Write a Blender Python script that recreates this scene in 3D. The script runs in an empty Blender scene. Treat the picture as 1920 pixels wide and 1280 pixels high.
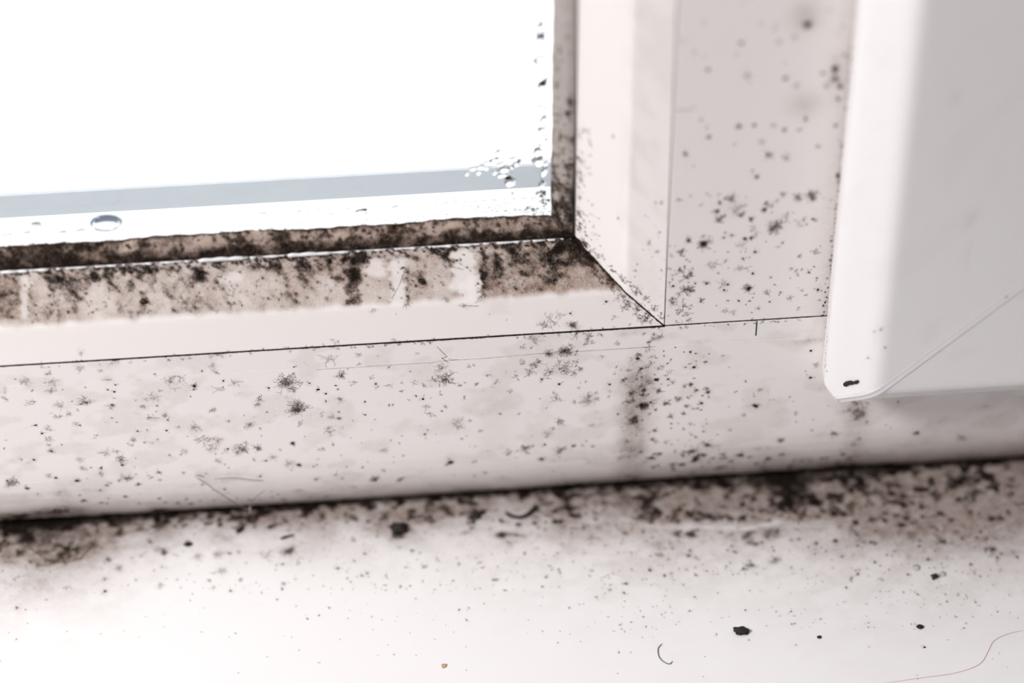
import bpy, bmesh, math, random
import numpy as np
from mathutils import Vector, Matrix
random.seed(7)
rng = np.random.default_rng(11)
sc = bpy.context.scene
C = sc.collection
MM = 0.001

# ------------------------------------------------------------------ camera
W, H = 1920, 1280
FPX = 5000.0
TH = math.radians(42.0)      # looking down
PS = math.radians(4.3)       # heading a little to the right
RO = math.radians(0.6)       # roll
DEPTH = FPX / 8.75 * MM      # camera depth of the bead corner
Fv = np.array([math.sin(PS)*math.cos(TH), math.cos(PS)*math.cos(TH), -math.sin(TH)])
R0 = np.array([math.cos(PS), -math.sin(PS), 0.0])
U0 = np.cross(R0, Fv)
Rv = R0*math.cos(RO) - U0*math.sin(RO)
Uv = U0*math.cos(RO) + R0*math.sin(RO)
# the world origin is the bead corner, seen at pixel (1246, 611)
CAM = -(Fv + Rv*(1246-W/2)/FPX + Uv*(H/2-611)/FPX)*DEPTH
cam_d = bpy.data.cameras.new('camera'); cam = bpy.data.objects.new('camera', cam_d); C.objects.link(cam)
cam_d.sensor_width = 36.0; cam_d.lens = FPX/W*36.0
cam_d.clip_start = 0.01; cam_d.clip_end = 200
m3 = Matrix(((Rv[0], Uv[0], -Fv[0]), (Rv[1], Uv[1], -Fv[1]), (Rv[2], Uv[2], -Fv[2])))
cam.matrix_world = Matrix.Translation(Vector(CAM)) @ m3.to_4x4()
cam_d.dof.use_dof = True
cam_d.dof.focus_distance = DEPTH + 0.003
cam_d.dof.aperture_fstop = 4.8
sc.camera = cam

def proj(P):                                    # world points -> photo pixels
    d = np.asarray(P) - CAM
    z = d @ Fv
    return np.stack([W/2 + FPX*(d @ Rv)/z, H/2 - FPX*(d @ Uv)/z], -1)

def on_plane(px, py, axis, val):                # photo pixel -> point on the plane coordinate[axis] = val
    r = Fv + Rv*(px-W/2)/FPX + Uv*(H/2-py)/FPX
    return CAM + r*(val-CAM[axis])/r[axis]

# ------------------------------------------------------------------ light
sc.view_settings.view_transform = 'Standard'; sc.view_settings.look = 'None'
sc.view_settings.gamma = 1.0; sc.view_settings.use_curve_mapping = False
sc.view_settings.exposure = 0.0
w = bpy.data.worlds.new('World'); sc.world = w; w.use_nodes = True
nt = w.node_tree; nt.nodes.clear()
wo = nt.nodes.new('ShaderNodeOutputWorld'); bg = nt.nodes.new('ShaderNodeBackground')
tc = nt.nodes.new('ShaderNodeTexCoord'); sx = nt.nodes.new('ShaderNodeSeparateXYZ')
mr = nt.nodes.new('ShaderNodeMapRange'); mr.interpolation_type = 'SMOOTHSTEP'
mr.inputs[1].default_value = 0.0; mr.inputs[2].default_value = 0.25
mx = nt.nodes.new('ShaderNodeMix'); mx.data_type = 'RGBA'
mx.inputs[6].default_value = (0.20, 0.178, 0.178, 1)       # the room behind the camera
mx.inputs[7].default_value = (5.6, 5.65, 5.75, 1)          # overcast sky beyond the window
nt.links.new(tc.outputs['Generated'], sx.inputs[0]); nt.links.new(sx.outputs['Y'], mr.inputs[0])
nt.links.new(mr.outputs[0], mx.inputs[0]); nt.links.new(mx.outputs[2], bg.inputs[0]); nt.links.new(bg.outputs[0], wo.inputs[0])

def area(name, loc, target, sx_, sy_, power, col):
    l = bpy.data.lights.new(name, 'AREA'); l.shape = 'RECTANGLE'; l.size = sx_; l.size_y = sy_; l.energy = power; l.color = col
    o = bpy.data.objects.new(name, l); C.objects.link(o); o.location = loc
    o.rotation_euler = (Vector(target)-Vector(loc)).to_track_quat('-Z', 'Y').to_euler()
    return o
area('added_key_light', (-0.50, -0.31, 0.50), (0, 0, 0), 0.16, 0.16, 5.6, (1, .965, .95))  # added key light from upper left on the room side, source unseen

# ------------------------------------------------------------------ helpers
def tag(o, label=None, cat=None, group=None, kind=None):
    if label: o['label'] = label
    if cat: o['category'] = cat
    if group: o['group'] = group
    if kind: o['kind'] = kind
    return o
def empty(name, loc=(0, 0, 0)):
    o = bpy.data.objects.new(name, None); C.objects.link(o); o.location = loc; o.empty_display_size = .01
    return o
def link_mesh(name, me, mat, parent=None):
    o = bpy.data.objects.new(name, me); C.objects.link(o)
    if mat: me.materials.append(mat)
    if parent: o.parent = parent
    return o
def raw_mesh(name, V, Fq, attrs=None, smooth=True):
    me = bpy.data.meshes.new(name)
    V = np.asarray(V, dtype=np.float32); n = len(V)
    me.vertices.add(n); me.vertices.foreach_set('co', V.ravel())
    tot = sum(len(f) * f.shape[1] for f in Fq)
    npoly = sum(len(f) for f in Fq)
    me.loops.add(tot); me.polygons.add(npoly)
    me.loops.foreach_set('vertex_index', np.concatenate([f.ravel() for f in Fq]).astype(np.int32))
    counts = np.concatenate([np.full(len(f), f.shape[1]) for f in Fq])
    starts = np.concatenate([[0], np.cumsum(counts)[:-1]]).astype(np.int32)
    me.polygons.foreach_set('loop_start', starts)
    me.update(calc_edges=True)
    me.polygons.foreach_set('use_smooth', np.full(npoly, smooth))
    for k, a in (attrs or {}).items():
        at = me.attributes.new(k, 'FLOAT', 'POINT'); at.data.foreach_set('value', np.asarray(a, dtype=np.float32))
    me.validate()
    return me

def vnoise(x, y, seed=0, oct=3):                # value noise, x and y in feature units
    out = np.zeros_like(x, dtype=float); amp = 1.0; tot = 0
    for o in range(oct):
        g = np.random.default_rng(seed*17+o).random((256, 256))
        xi = np.floor(x).astype(int); yi = np.floor(y).astype(int)
        fx = x-xi; fy = y-yi; fx = fx*fx*(3-2*fx); fy = fy*fy*(3-2*fy)
        a = g[xi % 256, yi % 256]; b = g[(xi+1) % 256, yi % 256]; c = g[xi % 256, (yi+1) % 256]; d = g[(xi+1) % 256, (yi+1) % 256]
        out += amp*((a*(1-fx)+b*fx)*(1-fy)+(c*(1-fx)+d*fx)*fy); tot += amp
        amp *= .55; x = x*2.03+11.3; y = y*2.03+5.7
    return out/tot
def sstep(a, b, x):
    t = np.clip((x-a)/(b-a), 0, 1); return t*t*(3-2*t)

# ------------------------------------------------------------------ materials
def new_mat(name):
    m = bpy.data.materials.new(name); m.use_nodes = True; nt = m.node_tree
    return m, nt, nt.nodes['Principled BSDF']
def N(nt, t, **kw):
    n = nt.nodes.new(t)
    for k, v in kw.items(): setattr(n, k, v)
    return n
def math_(nt, op, a, b=None, clamp=False):
    n = nt.nodes.new('ShaderNodeMath'); n.operation = op; n.use_clamp = clamp
    for i, s in enumerate((a, b)):
        if s is None: continue
        if isinstance(s, (int, float)): n.inputs[i].default_value = s
        else: nt.links.new(s, n.inputs[i])
    return n.outputs[0]
def mixc(nt, f, a, b):
    n = nt.nodes.new('ShaderNodeMix'); n.data_type = 'RGBA'
    for i, s in ((0, f), (6, a), (7, b)):
        if isinstance(s, (int, float)): n.inputs[i].default_value = s
        elif isinstance(s, tuple): n.inputs[i].default_value = s
        else: nt.links.new(s, n.inputs[i])
    return n.outputs[2]
def noise(nt, vec, scale, detail=3, rough=.55, dist=0):
    n = nt.nodes.new('ShaderNodeTexNoise'); n.inputs['Scale'].default_value = scale; n.inputs['Detail'].default_value = detail
    n.inputs['Roughness'].default_value = rough; n.inputs['Distortion'].default_value = dist
    nt.links.new(vec, n.inputs['Vector']); return n.outputs['Fac']

def mouldy(name, base, rough=.38, fs=1.7, tan=(.33, .245, .20, 1), dark=(.010, .0075, .006, 1), grain=0.0, wave=0.0, soft=.22):
    """surface with living stains: 'grime' = brownish film with some painted shade, 'mould' = coverage by dark specks"""
    m, nt, p = new_mat(name)
    tc = N(nt, 'ShaderNodeTexCoord'); mp = N(nt, 'ShaderNodeMapping'); mp.inputs['Scale'].default_value = (1000, 1000, 1000)
    nt.links.new(tc.outputs['Object'], mp.inputs[0]); v = mp.outputs[0]
    am = N(nt, 'ShaderNodeAttribute', attribute_name='mould').outputs['Fac']
    ag = N(nt, 'ShaderNodeAttribute', attribute_name='grime').outputs['Fac']
    nf = noise(nt, v, fs*1.25, 6, .72, .3); nm = noise(nt, v, .45, 4, .6)
    nn = math_(nt, 'MULTIPLY_ADD', math_(nt, 'ADD', math_(nt, 'MULTIPLY', nf, .68), math_(nt, 'MULTIPLY', nm, .32)), 4.0)
    nt.nodes[-1].inputs[2].default_value = -1.5
    # n.b. value = 3*n - 1, centred on .5
    mask = math_(nt, 'DIVIDE', math_(nt, 'SUBTRACT', math_(nt, 'ADD', nn, math_(nt, 'MULTIPLY', am, 1.4)), 1.38), soft*1.6, True)
    mask = math_(nt, 'MULTIPLY', mask, math_(nt, 'MULTIPLY_ADD', am, .75, True))
    mask.node.inputs[1].default_value
    hz = math_(nt, 'MULTIPLY', ag, math_(nt, 'ADD', math_(nt, 'MULTIPLY', nn, .75), .55), True)
    c = mixc(nt, hz, base, tan)
    nf2 = noise(nt, v, fs*2.3, 4, .7, .2)
    n2_ = math_(nt, 'MULTIPLY_ADD', math_(nt, 'ADD', math_(nt, 'MULTIPLY', nf2, .6), math_(nt, 'MULTIPLY', nm, .4)), 4.0); nt.nodes[-1].inputs[2].default_value = -1.5
    mid = math_(nt, 'DIVIDE', math_(nt, 'SUBTRACT', math_(nt, 'ADD', n2_, math_(nt, 'MULTIPLY', am, 1.25)), 1.0), .5, True)
    mid = math_(nt, 'MULTIPLY', mid, math_(nt, 'MULTIPLY', am, 1.6, True))
    c = mixc(nt, math_(nt, 'MULTIPLY', mid, .8), c, (.085, .055, .040, 1))
    c = mixc(nt, math_(nt, 'MULTIPLY', mask, .98), c, dark)
    nt.links.new(c, p.inputs['Base Color'])
    p.inputs['Roughness'].default_value = rough
    r = math_(nt, 'ADD', rough, math_(nt, 'MULTIPLY', mask, .45), True); nt.links.new(r, p.inputs['Roughness'])
    nt.links.new(math_(nt, 'MULTIPLY_ADD', mask, -.38), p.inputs['Specular IOR Level']); nt.nodes[-1].inputs[2].default_value = .4
    bp = N(nt, 'ShaderNodeBump'); bp.inputs['Distance'].default_value = .0001; bp.inputs['Strength'].default_value = .5
    hgt = math_(nt, 'MULTIPLY', mask, 1.0)
    if grain:
        hgt = math_(nt, 'ADD', hgt, math_(nt, 'MULTIPLY', noise(nt, v, 1.6, 2), grain))
    nt.links.new(hgt, bp.inputs['Height']); nt.links.new(bp.outputs[0], p.inputs['Normal'])
    return m
PVC = (.83, .80, .79, 1)
M_frame = mouldy('white_plastic_frame', PVC, tan=(.29, .235, .205, 1))
M_bead = mouldy('white_plastic_bead', PVC, tan=(.33, .24, .19, 1), soft=.35, fs=2.4)
M_sash = mouldy('white_plastic_sash', (.80, .79, .80, 1), rough=.33)
M_sill = mouldy('white_sill_laminate', (.86, .86, .87, 1), rough=.45, grain=.25, tan=(.28, .22, .195, 1), soft=.45, fs=2.5)
M_gask = mouldy('grey_rubber_gasket', (.44, .36, .315, 1), rough=.8, fs=2.2, tan=(.27, .185, .14, 1), dark=(.010, .007, .006, 1), soft=.6)

M_gaskv = mouldy('grey_side_gasket', (.43, .395, .38, 1), rough=.8, fs=2.2, tan=(.25, .20, .17, 1), dark=(.010, .007, .006, 1), soft=.6)

def plain(name, col, rough=.5, metal=0, vary=.0):
    m, nt, p = new_mat(name)
    p.inputs['Roughness'].default_value = rough; p.inputs['Metallic'].default_value = metal
    tc = N(nt, 'ShaderNodeTexCoord'); mp = N(nt, 'ShaderNodeMapping'); mp.inputs['Scale'].default_value = (1000,)*3
    nt.links.new(tc.outputs['Object'], mp.inputs[0])
    n = noise(nt, mp.outputs[0], 1.5 if vary else .2, 4)
    k = vary or .04
    nt.links.new(mixc(nt, n, tuple(c*(1-k) for c in col[:3])+(1,), tuple(min(1, c*(1+k)) for c in col[:3])+(1,)), p.inputs['Base Color'])
    return m
M_dark = plain('dark_joint_gap', (.03, .022, .02), .9)
M_line = plain('faint_joint_line', (.42, .36, .34), .8)
M_spacer = plain('white_spacer_bar', (.86, .87, .875), .4)
M_outer = plain('grey_outer_gasket', (.37, .40, .42), .7)
M_crumb = plain('dark_crumb', (.018, .015, .014), .85, vary=.5)
M_tan = plain('tan_crumb', (.5, .33, .2), .8, vary=.3)
M_hair = plain('grey_brown_hair', (.16, .14, .12), .5)
M_pink = plain('pink_fibre', (.72, .50, .50), .6)
M_silk = plain('dusty_silk', (.20, .16, .14), .8)
M_seal = plain('white_sealant', (.86, .88, .90), .35)
M_wall = plain('painted_wall', (.8, .79, .78), .8)
M_snow = plain('snowy_ground', (.9, .91, .93), .9)
def spore_mat():
    m, nt, p = new_mat('mould_filaments')
    a = N(nt, 'ShaderNodeAttribute', attribute_name='tint').outputs['Fac']
    nt.links.new(mixc(nt, a, (.010, .008, .007, 1), (.30, .21, .16, 1)), p.inputs['Base Color'])
    p.inputs['Roughness'].default_value = .9; p.inputs['Specular IOR Level'].default_value = .1
    return m
M_spore = spore_mat()
def glass_mat():
    m = bpy.data.materials.new('window_glass'); m.use_nodes = True; nt = m.node_tree; nt.nodes.clear()
    o = N(nt, 'ShaderNodeOutputMaterial'); t = N(nt, 'ShaderNodeBsdfTransparent'); g = N(nt, 'ShaderNodeBsdfGlossy'); mxs = N(nt, 'ShaderNodeMixShader')
    t.inputs[0].default_value = (.985, .988, .99, 1); g.inputs['Roughness'].default_value = .02
    f = N(nt, 'ShaderNodeFresnel'); f.inputs[0].default_value = 1.3
    nt.links.new(f.outputs[0], mxs.inputs[0]); nt.links.new(t.outputs[0], mxs.inputs[1]); nt.links.new(g.outputs[0], mxs.inputs[2]); nt.links.new(mxs.outputs[0], o.inputs[0])
    return m
M_glass = glass_mat()
def water_mat():
    m, nt, p = new_mat('water')
    p.inputs['Base Color'].default_value = (.93, .97, 1, 1); p.inputs['Transmission Weight'].default_value = 1; p.inputs['IOR'].default_value = 1.33; p.inputs['Roughness'].default_value = .02
    return m
M_water = water_mat()

# ------------------------------------------------------------------ profile sweeps
# a profile is a closed ring of (w, d): w = mm from the frame edge towards the glass, d = mm into the window.
class Surf:
    """swept surface with dense visible strips; keeps surface coordinates for the stains"""
    pass
def densify(front, step):
    pts = []; arc = []; s = 0
    for (a, b) in zip(front[:-1], front[1:]):
        L = math.hypot(b[0]-a[0], b[1]-a[1]); n = max(1, int(round(L/step)))
        for i in range(n):
            t = i/n; pts.append((a[0]+(b[0]-a[0])*t, a[1]+(b[1]-a[1])*t)); arc.append(s+L*t)
        s += L
    pts.append(front[-1]); arc.append(s)
    return pts, arc
def sweep(front, back, stations, step, place):
    """place(w, d, s) -> xyz mm.  front is dense, back closes the ring."""
    fp, arc = densify(front, step)
    ring = fp + list(back); n = len(ring); nf = len(fp); m = len(stations)
    w_ = np.array([p[0] for p in ring]); d_ = np.array([p[1] for p in ring]); s_ = np.array(stations)
    P = place(w_[None, :]+0*s_[:, None], d_[None, :]+0*s_[:, None], s_[:, None]+0*w_[None, :])   # m x n x 3
    V = P.reshape(-1, 3)*MM
    i = np.arange(m-1)[:, None]*n; j = np.arange(n)[None, :]; j2 = (j+1) % n
    Q = np.stack([i+j, i+j2, i+n+j2, i+n+j], -1).reshape(-1, 4)
    caps = np.stack([np.arange(n)[::-1], (m-1)*n+np.arange(n)])
    S = Surf(); S.V = V; S.Q = Q; S.caps = caps; S.n = n; S.nf = nf; S.m = m
    S.u = (s_[:, None]+0*w_[None, :]).ravel()
    arcf = np.concatenate([arc, np.full(len(back), -1e3)])
    S.v = (0*s_[:, None]+arcf[None, :]).ravel()
    S.front = S.v > -1
    S.mould = np.zeros(len(V)); S.grime = np.zeros(len(V))
    S.px = proj(V)
    return S
def flipped(S):
    S.Q = S.Q[:, ::-1]; S.caps = S.caps[:, ::-1]; return S
def fix_normals(o):
    bm = bmesh.new(); bm.from_mesh(o.data); bmesh.ops.recalc_face_normals(bm, faces=bm.faces); bm.to_mesh(o.data); bm.free()
def sharp(o, deg=30):
    o.data.set_sharp_from_angle(angle=math.radians(deg))
def near(S, px, py):
    d = (S.px[:, 0]-px)**2+(S.px[:, 1]-py)**2
    d = np.where(S.front, d, 1e12)
    return int(np.argmin(d))
def frame_at(S, k):
    i, j = divmod(k, S.n)
    i2 = min(i+1, S.m-1); i1 = max(i2-1, 0); j2 = min(j+1, S.nf-1); j1 = max(j2-1, 0)
    if j == 0: j1, j2 = 0, 1
    P = S.V.reshape(S.m, S.n, 3)
    tu = P[i2, j]-P[i1, j]; tv = P[i, j2]-P[i, j1]
    tu = tu/np.linalg.norm(tu); nn = np.cross(tu, tv); nn /= np.linalg.norm(nn)
    if nn @ (CAM-S.V[k]) < 0: nn = -nn
    tv = np.cross(nn, tu)
    return S.V[k], tu, tv, nn
def splat(S, px, py, ru, rv, sm=0.6, sg=0.0, hard=1.0):
    """add a stain at the surface point seen at (px, py); radii in mm along and across the profile"""
    k = near(S, px, py)
    q = ((S.u-S.u[k])/ru)**2+((S.v-S.v[k])/rv)**2
    f = np.exp(-q**hard)
    f = np.where(S.front, f, 0)
    S.mould += sm*f; S.grime += sg*f
def finish(S, name, mat, parent):
    fr = S.front
    me = raw_mesh(name, S.V, [S.Q, S.caps], {'mould': np.clip(S.mould, 0, 1.3)*fr, 'grime': np.clip(S.grime, 0, 1)*fr})
    o = link_mesh(name, me, mat, parent); fix_normals(o); sharp(o); return o

# ------------------------------------------------------------------ mould colonies: branching filaments lying on the surface
class Growth:
    def __init__(s): s.V = []; s.F = []; s.T = []; s.n = 0
    def seg(s, a, b, ra, rb, nn, t):
        d = b-a; L = np.linalg.norm(d)
        if L < 1e-9: return
        side = np.cross(nn, d/L)
        for (p, r) in ((a, ra), (b, rb)):
            s.V += [p-side*r, p+nn*r*.9, p+side*r]
        k = s.n; s.F += [(k, k+3, k+4, k+1), (k+1, k+4, k+5, k+2), (k, k+2, k+5, k+3)]
        s.T += [t]*6; s.n += 6
    def dome(s, c, tu, tv, nn, r, t, h=.45, asp=1.0, rot=0):
        K = 8; k = s.n
        e1 = tu*math.cos(rot)+tv*math.sin(rot); e2 = -tu*math.sin(rot)+tv*math.cos(rot)
        for ring, (rr, hh) in enumerate(((1, -.02), (.72, .6))):
            for i in range(K):
                a = 2*math.pi*i/K; q = r*rr*random.uniform(.8, 1.15)
                s.V.append(c+e1*math.cos(a)*q*asp+e2*math.sin(a)*q+nn*r*h*hh)
        s.V.append(c+nn*r*h); s.T += [t]*(2*K+1)
        for i in range(K):
            j = (i+1) % K
            s.F.append((k+i, k+j, k+K+j, k+K+i)); s.F.append((k+K+i, k+K+j, k+2*K))
        s.n += 2*K+1
    def build(s, name, parent):
        if not s.V: return None
        q = np.array([f for f in s.F if len(f) == 4]); t = np.array([f for f in s.F if len(f) == 3])
        me = raw_mesh(name, np.array(s.V), [a for a in (q, t) if len(a)], {'tint': s.T})
        o = link_mesh(name, me, M_spore, parent); o['kind'] = 'stuff'; return o
def colony(S, G, px, py, r, kind='star', tint=.35):
    """r in photo pixels (8.75 px = 1 mm)"""
    k = near(S, px, py); c, tu, tv, nn = frame_at(S, k)
    R = r/8.75*MM
    c = c+nn*.00001+(tu*random.uniform(-1, 1)+tv*random.uniform(-1, 1))*.00018
    if kind == 'dot':
        G.dome(c, tu, tv, nn, R*.5, tint*.4, asp=random.uniform(.9, 1.4), rot=random.uniform(-.5, .5))
        splat(S, px, py, R/MM*1.3, R/MM*1.3, .25, .15)
        kind = 'star'; narm = 3; R *= 1.6; sub = 1
    elif kind == 'soft':
        narm = int(7+r*.5); sub = 2
        splat(S, px, py, R/MM*.75, R/MM*.75, .3, .28)
    elif kind == 'dense':
        narm = int(9+r*.9); sub = 3
        splat(S, px, py, R/MM*.6, R/MM*.6, .5, .25)
        for _ in range(int(2+r*.25)):
            a = random.uniform(0, 6.28); q = random.random()*R*.55
            G.dome(c+tu*math.cos(a)*q+tv*math.sin(a)*q, tu, tv, nn, random.uniform(.06, .17)*MM, tint*.5, rot=a)
    elif kind == 'blob':
        narm = int(5+r*.4); sub = 1
        splat(S, px, py, R/MM*.8, R/MM*.7, .75, .3, 1.3)
        G.dome(c, tu, tv, nn, R*.33, tint*.2, h=.3, asp=1.2) 
    else:
        narm = int(5+r*.45); sub = 2
        splat(S, px, py, R/MM*.6, R/MM*.6, .18, .10)
    wbase = {'soft': .030, 'dense': .042, 'blob': .042, 'star': .034}[kind]
    for a0 in range(narm):
        ang = random.uniform(0, 6.28); L = R*random.uniform(.45, 1.1)
        start = c + (tu*random.uniform(-1, 1)+tv*random.uniform(-1, 1))*R*.5
        stack = [(start, ang, L, wbase*MM*random.uniform(.7, 1.2), 0)]
        while stack:
            p, an, l, wd, dep = stack.pop()
            n = max(2, int(l/(.28*MM)))
            for i in range(n):
                an += random.uniform(-.95, .95)
                q = p+(tu*math.cos(an)+tv*math.sin(an))*l/n
                G.seg(p, q, wd*(1-i/n*.6), wd*(1-(i+1)/n*.6), nn, min(1, max(0, tint+random.uniform(-.12, .12))))
                p = q
                if dep < sub and random.random() < .42:
                    stack.append((p, an+random.choice((-1, 1))*random.uniform(.5, 1.1), l*.45, wd*.75, dep+1))
def scatter(S, G, boxes):
    """boxes: (x0, y0, x1, y1, count, rmin, rmax, kinds, tint)"""
    for x0, y0, x1, y1, cnt, a, b, kinds, tint in boxes:
        for _ in range(cnt):
            colony(S, G, random.uniform(x0, x1), random.uniform(y0, y1), a+(b-a)*random.random()**2, random.choice(kinds), min(1, max(0, tint+random.uniform(-.2, .25))))
def polyline(G, S, pts, r, tint, wob=.03):
    P = []
    for x, y in pts:
        c, tu, tv, nn = frame_at(S, near(S, x, y)); P.append(c+nn*.00002)
    for a, b in zip(P[:-1], P[1:]):
        n = max(2, int(np.linalg.norm(b-a)/(.3*MM))); prev = a
        for i in range(1, n+1):
            q = a+(b-a)*i/n+(tu*random.uniform(-1, 1)+tv*random.uniform(-1, 1))*wob*MM
            rr = r*random.uniform(.6, 1.3)*MM
            G.seg(prev, q, rr, rr, nn, tint); prev = q

# stations along X (mm): dense where the photo looks
def stations(lo, a, b, hi, st):
    L = [lo] + [a-(a-lo)*q for q in (.6, .3, .1)] if lo < a else []
    L += list(np.arange(a, b, st)) + [b]
    if hi > b: L += [b+(hi-b)*q for q in (.1, .3, .6, 1)]
    return L
FOOT = 9.0
SILL = on_plane(820, 926, 1, FOOT*MM)[2]/MM        # sill height in mm below the bead joint
print('SILL', SILL)
SIDE = on_plane(1560, 500, 1, 0.0)[0]/MM
print('SIDE', SIDE)

# ================================================================== fixed window
win = tag(empty('window_1'), 'fixed white plastic window with mouldy beads and wet glass, left of the opening sash', 'window', kind='structure')

# ---- bottom rail: front face from sill to joint, with a fine step 4.6 mm under the joint
GAP = .30
rail_front = [(SILL-.5, FOOT)]+[(SILL+23*q, FOOT*(1-q)**2.1) for q in (0, .07, .14, .22, .3, .4, .5, .62, .75, .88, 1)]+[ (-5.85, 0), (-5.8, .05), (-5.7, .05), (-5.65, 0), (-GAP-.12, 0), (-GAP, .12), (-GAP, 1.2)]
rail_back = [(-GAP, 9), (16, 9.5), (16, 62), (SILL-.5, 62)]
rail = sweep(rail_front, rail_back, stations(-900, -165, 112, 320, .3), .3, lambda w, d, s: np.stack([s, d, w], -1))
# ---- mullion: X = -w ; joins the rail at Z = GAP
mull_front = [(-GAP, 1.2), (-GAP, .12), (-GAP-.12, 0), (-3.7, 0), (-3.76, .07), (-3.88, .07), (-3.94, 0), (-74+0, 0)]
mull_front = [(-.10, 1.2), (-.10, .1), (-.2, 0), (-3.7, 0), (-3.76, .05), (-3.86, .05), (-3.92, 0), (-48, 0)]
mull_back = [(-74, 0), (-74, 62), (16, 62), (16, 9.5), (-.10, 9)]
mull = sweep(mull_front, mull_back, [GAP]+stations(GAP+.3, GAP+.3, 92, 1100, .3), .3, lambda w, d, s: np.stack([-w, d, s], -1))

# ---- glazing beads, mitred
bead_front = [(0, 1.2), (0, .25), (.25, 0), (7.6, 1.85), (8.2, 2.05), (8.7, 2.35), (9.2, 2.75), (18.1, 8.45), (18.6, 8.8), (18.75, 9.2)]
bead_back = [(18.75, 11.2), (17, 11.2), (0, 8.8)]
beadb = sweep(bead_front, bead_back, [0] + list(np.arange(.3, 150, .28)) + [170, 250, 500, 880], .28, lambda w, d, s: np.stack([-w-s-.06, d, w], -1))
beadv = sweep(bead_front, bead_back, [0] + list(np.arange(.3, 90, .28)) + [110, 200, 500, 1080], .28, lambda w, d, s: np.stack([-w, d, w+s+.06], -1))
# ---- gaskets
gask_front = [(18.9, 8.7), (19.3, 8.25), (20.0, 8.15), (21.0, 8.7), (22.2, 9.6), (23.1, 10.5), (23.4, 11.0), (23.45, 11.4)]
gask_back = [(23.4, 11.55), (18.9, 11.55)]
vr = np.random.default_rng(5)
def gb_place(w, d, s):
    X = -23.2-s
    sag = .25*np.sin(s*.11)+.15*np.sin(s*.31+1)
    k = np.clip((w-19.5)/3, 0, 1)
    end = np.clip(1-s/14, 0, 1)**2
    return np.stack([X, d+0*s, w+sag*k+.1*np.sin(s*1.3)*k-end*.7*k], -1)
gaskb = sweep(gask_front, gask_back, [-4.2, -3.6, -3, -2.4, -1.8, -1.2, -.6] + list(np.arange(0, 130, .28)) + [170, 250, 500, 870], .28, gb_place)
def gv_place(w, d, s):
    k = np.clip((w-19.5)/3, 0, 1)
    return np.stack([-w-.08*np.sin(s*.23)*k-.05*np.sin(s*.9)*k, d-.3, s], -1)
gaskv = sweep([(18.9, 8.9), (19.1, 8.5), (20.4, 8.7), (22.4, 9.9), (23.2, 10.5), (23.45, 10.9), (23.45, 11.4)], [(23.4, 11.85), (18.9, 11.85)],
              list(np.arange(20.6, 90, .28)) + [110, 200, 500, 1080], .28, gv_place)

# ---- stains on the bottom rail -----------------------------------------------
Gr = Growth()
X = rail.u; Zr = rail.V[:, 2]/MM; hgt = Zr-SILL
vis = rail.front
def px_of(S): return S.px[:, 0], S.px[:, 1]
rx, ry = px_of(rail)
n1 = vnoise(X/7, hgt/5, 1); n2 = vnoise(X/2.2, hgt/1.8, 2); n3 = vnoise(X/18+4, 0*X, 3, 2)
# black seam along the foot, thickest towards the sash
thick = np.interp(rx, [-200, 150, 250, 520, 800, 1000, 1150, 1400, 1640, 1680, 1760, 2200], [3.0, 2.6, 1.8, 1.1, 1.0, 1.8, 2.6, 3.0, 3.6, 1.6, 1.2, 1.2])
gapk = np.where(rx > 1000, 1, sstep(.30, .52, vnoise(X/4.5, 0*X+2, 17, 2)))*(1-.6*sstep(60, 30, np.abs(rx-165)))
rail.mould += (.35+.8*gapk)*np.exp(-(hgt/(thick*(.55+.9*n1)))**2)
rail.grime += np.exp(-np.clip(hgt, 0, 99)/7.5)*(.42+.55*n1)  # foot film, spread higher to paint in shade on the lower face
rail.grime += .45*np.exp(-(np.clip(hgt, 0, 99)/9)**2)*sstep(1100, 1700, rx)  # brown film plus painted shade, growing towards and under the sash
rail.mould += np.exp(-np.clip(hgt, 0, 99)/5)*.40*n2
rail.grime += .05*sstep(.5, .8, n1)
rail.mould += .40*sstep(.5, .75, n2)*sstep(.48, .66, n1); rail.grime += .10*sstep(.48, .66, n1)
# the dark line of the joint just above
lip = np.clip(Zr+GAP+.35, 0, 1)
rail.mould += .55*sstep(.0, .5, lip)*sstep(.35, .6, n2)*(rx < 1560)
# vertical smears
def smear(S, x, y0, y1, ru, sm, sg, steps=9):
    for i in range(steps):
        t = i/(steps-1); splat(S, x+(y1-y0)*-.03*t, y0+(y1-y0)*t, ru*random.uniform(.8, 1.15), abs(y1-y0)/6.5/steps*1.6, sm*random.uniform(.7, 1.15), sg)
def smear_band(S, pts, ru, sm, sg, seed):
    ys = [p[1] for p in pts]; xs = [p[0] for p in pts]
    xc = np.interp(S.px[:, 1], ys, xs); st = np.interp(S.px[:, 1], ys, [p[2] for p in pts])
    dx = (S.px[:, 0]-xc)/8.75
    fib = vnoise(S.u/.3, S.v/4, seed, 3); bl = vnoise(S.u/1.5, S.v/1.8, seed+1, 3)
    f = np.exp(-np.abs(dx/ru)**2.6)*st*S.front*(.6+.35*fib+.2*bl)
    S.mould += sm*f; S.grime += sg*f
smear_band(rail, [(1212, 640, 0), (1208, 680, .35), (1196, 715, 1), (1190, 800, .9), (1186, 845, .75), (1182, 890, .55), (1180, 910, 0)], 3.2, .50, .85, 71)
smear_band(rail, [(1606, 740, .8), (1604, 800, .7), (1600, 870, .8)], 3.0, .5, .35, 73)
smear_band(rail, [(938, 720, 0), (935, 760, .5), (925, 840, .4), (922, 860, 0)], 3.6, .05, .26, 75)
splat(rail, 120, 955, 6, 4, .55, .5); splat(rail, 118, 925, 2.5, 3, .5, .3); splat(rail, 215, 965, 3, 2.2, .7, .3); splat(rail, 40, 965, 9, 3, .55, .5); splat(rail, 300, 955, 3, 1.4, .6, .2)
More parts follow.
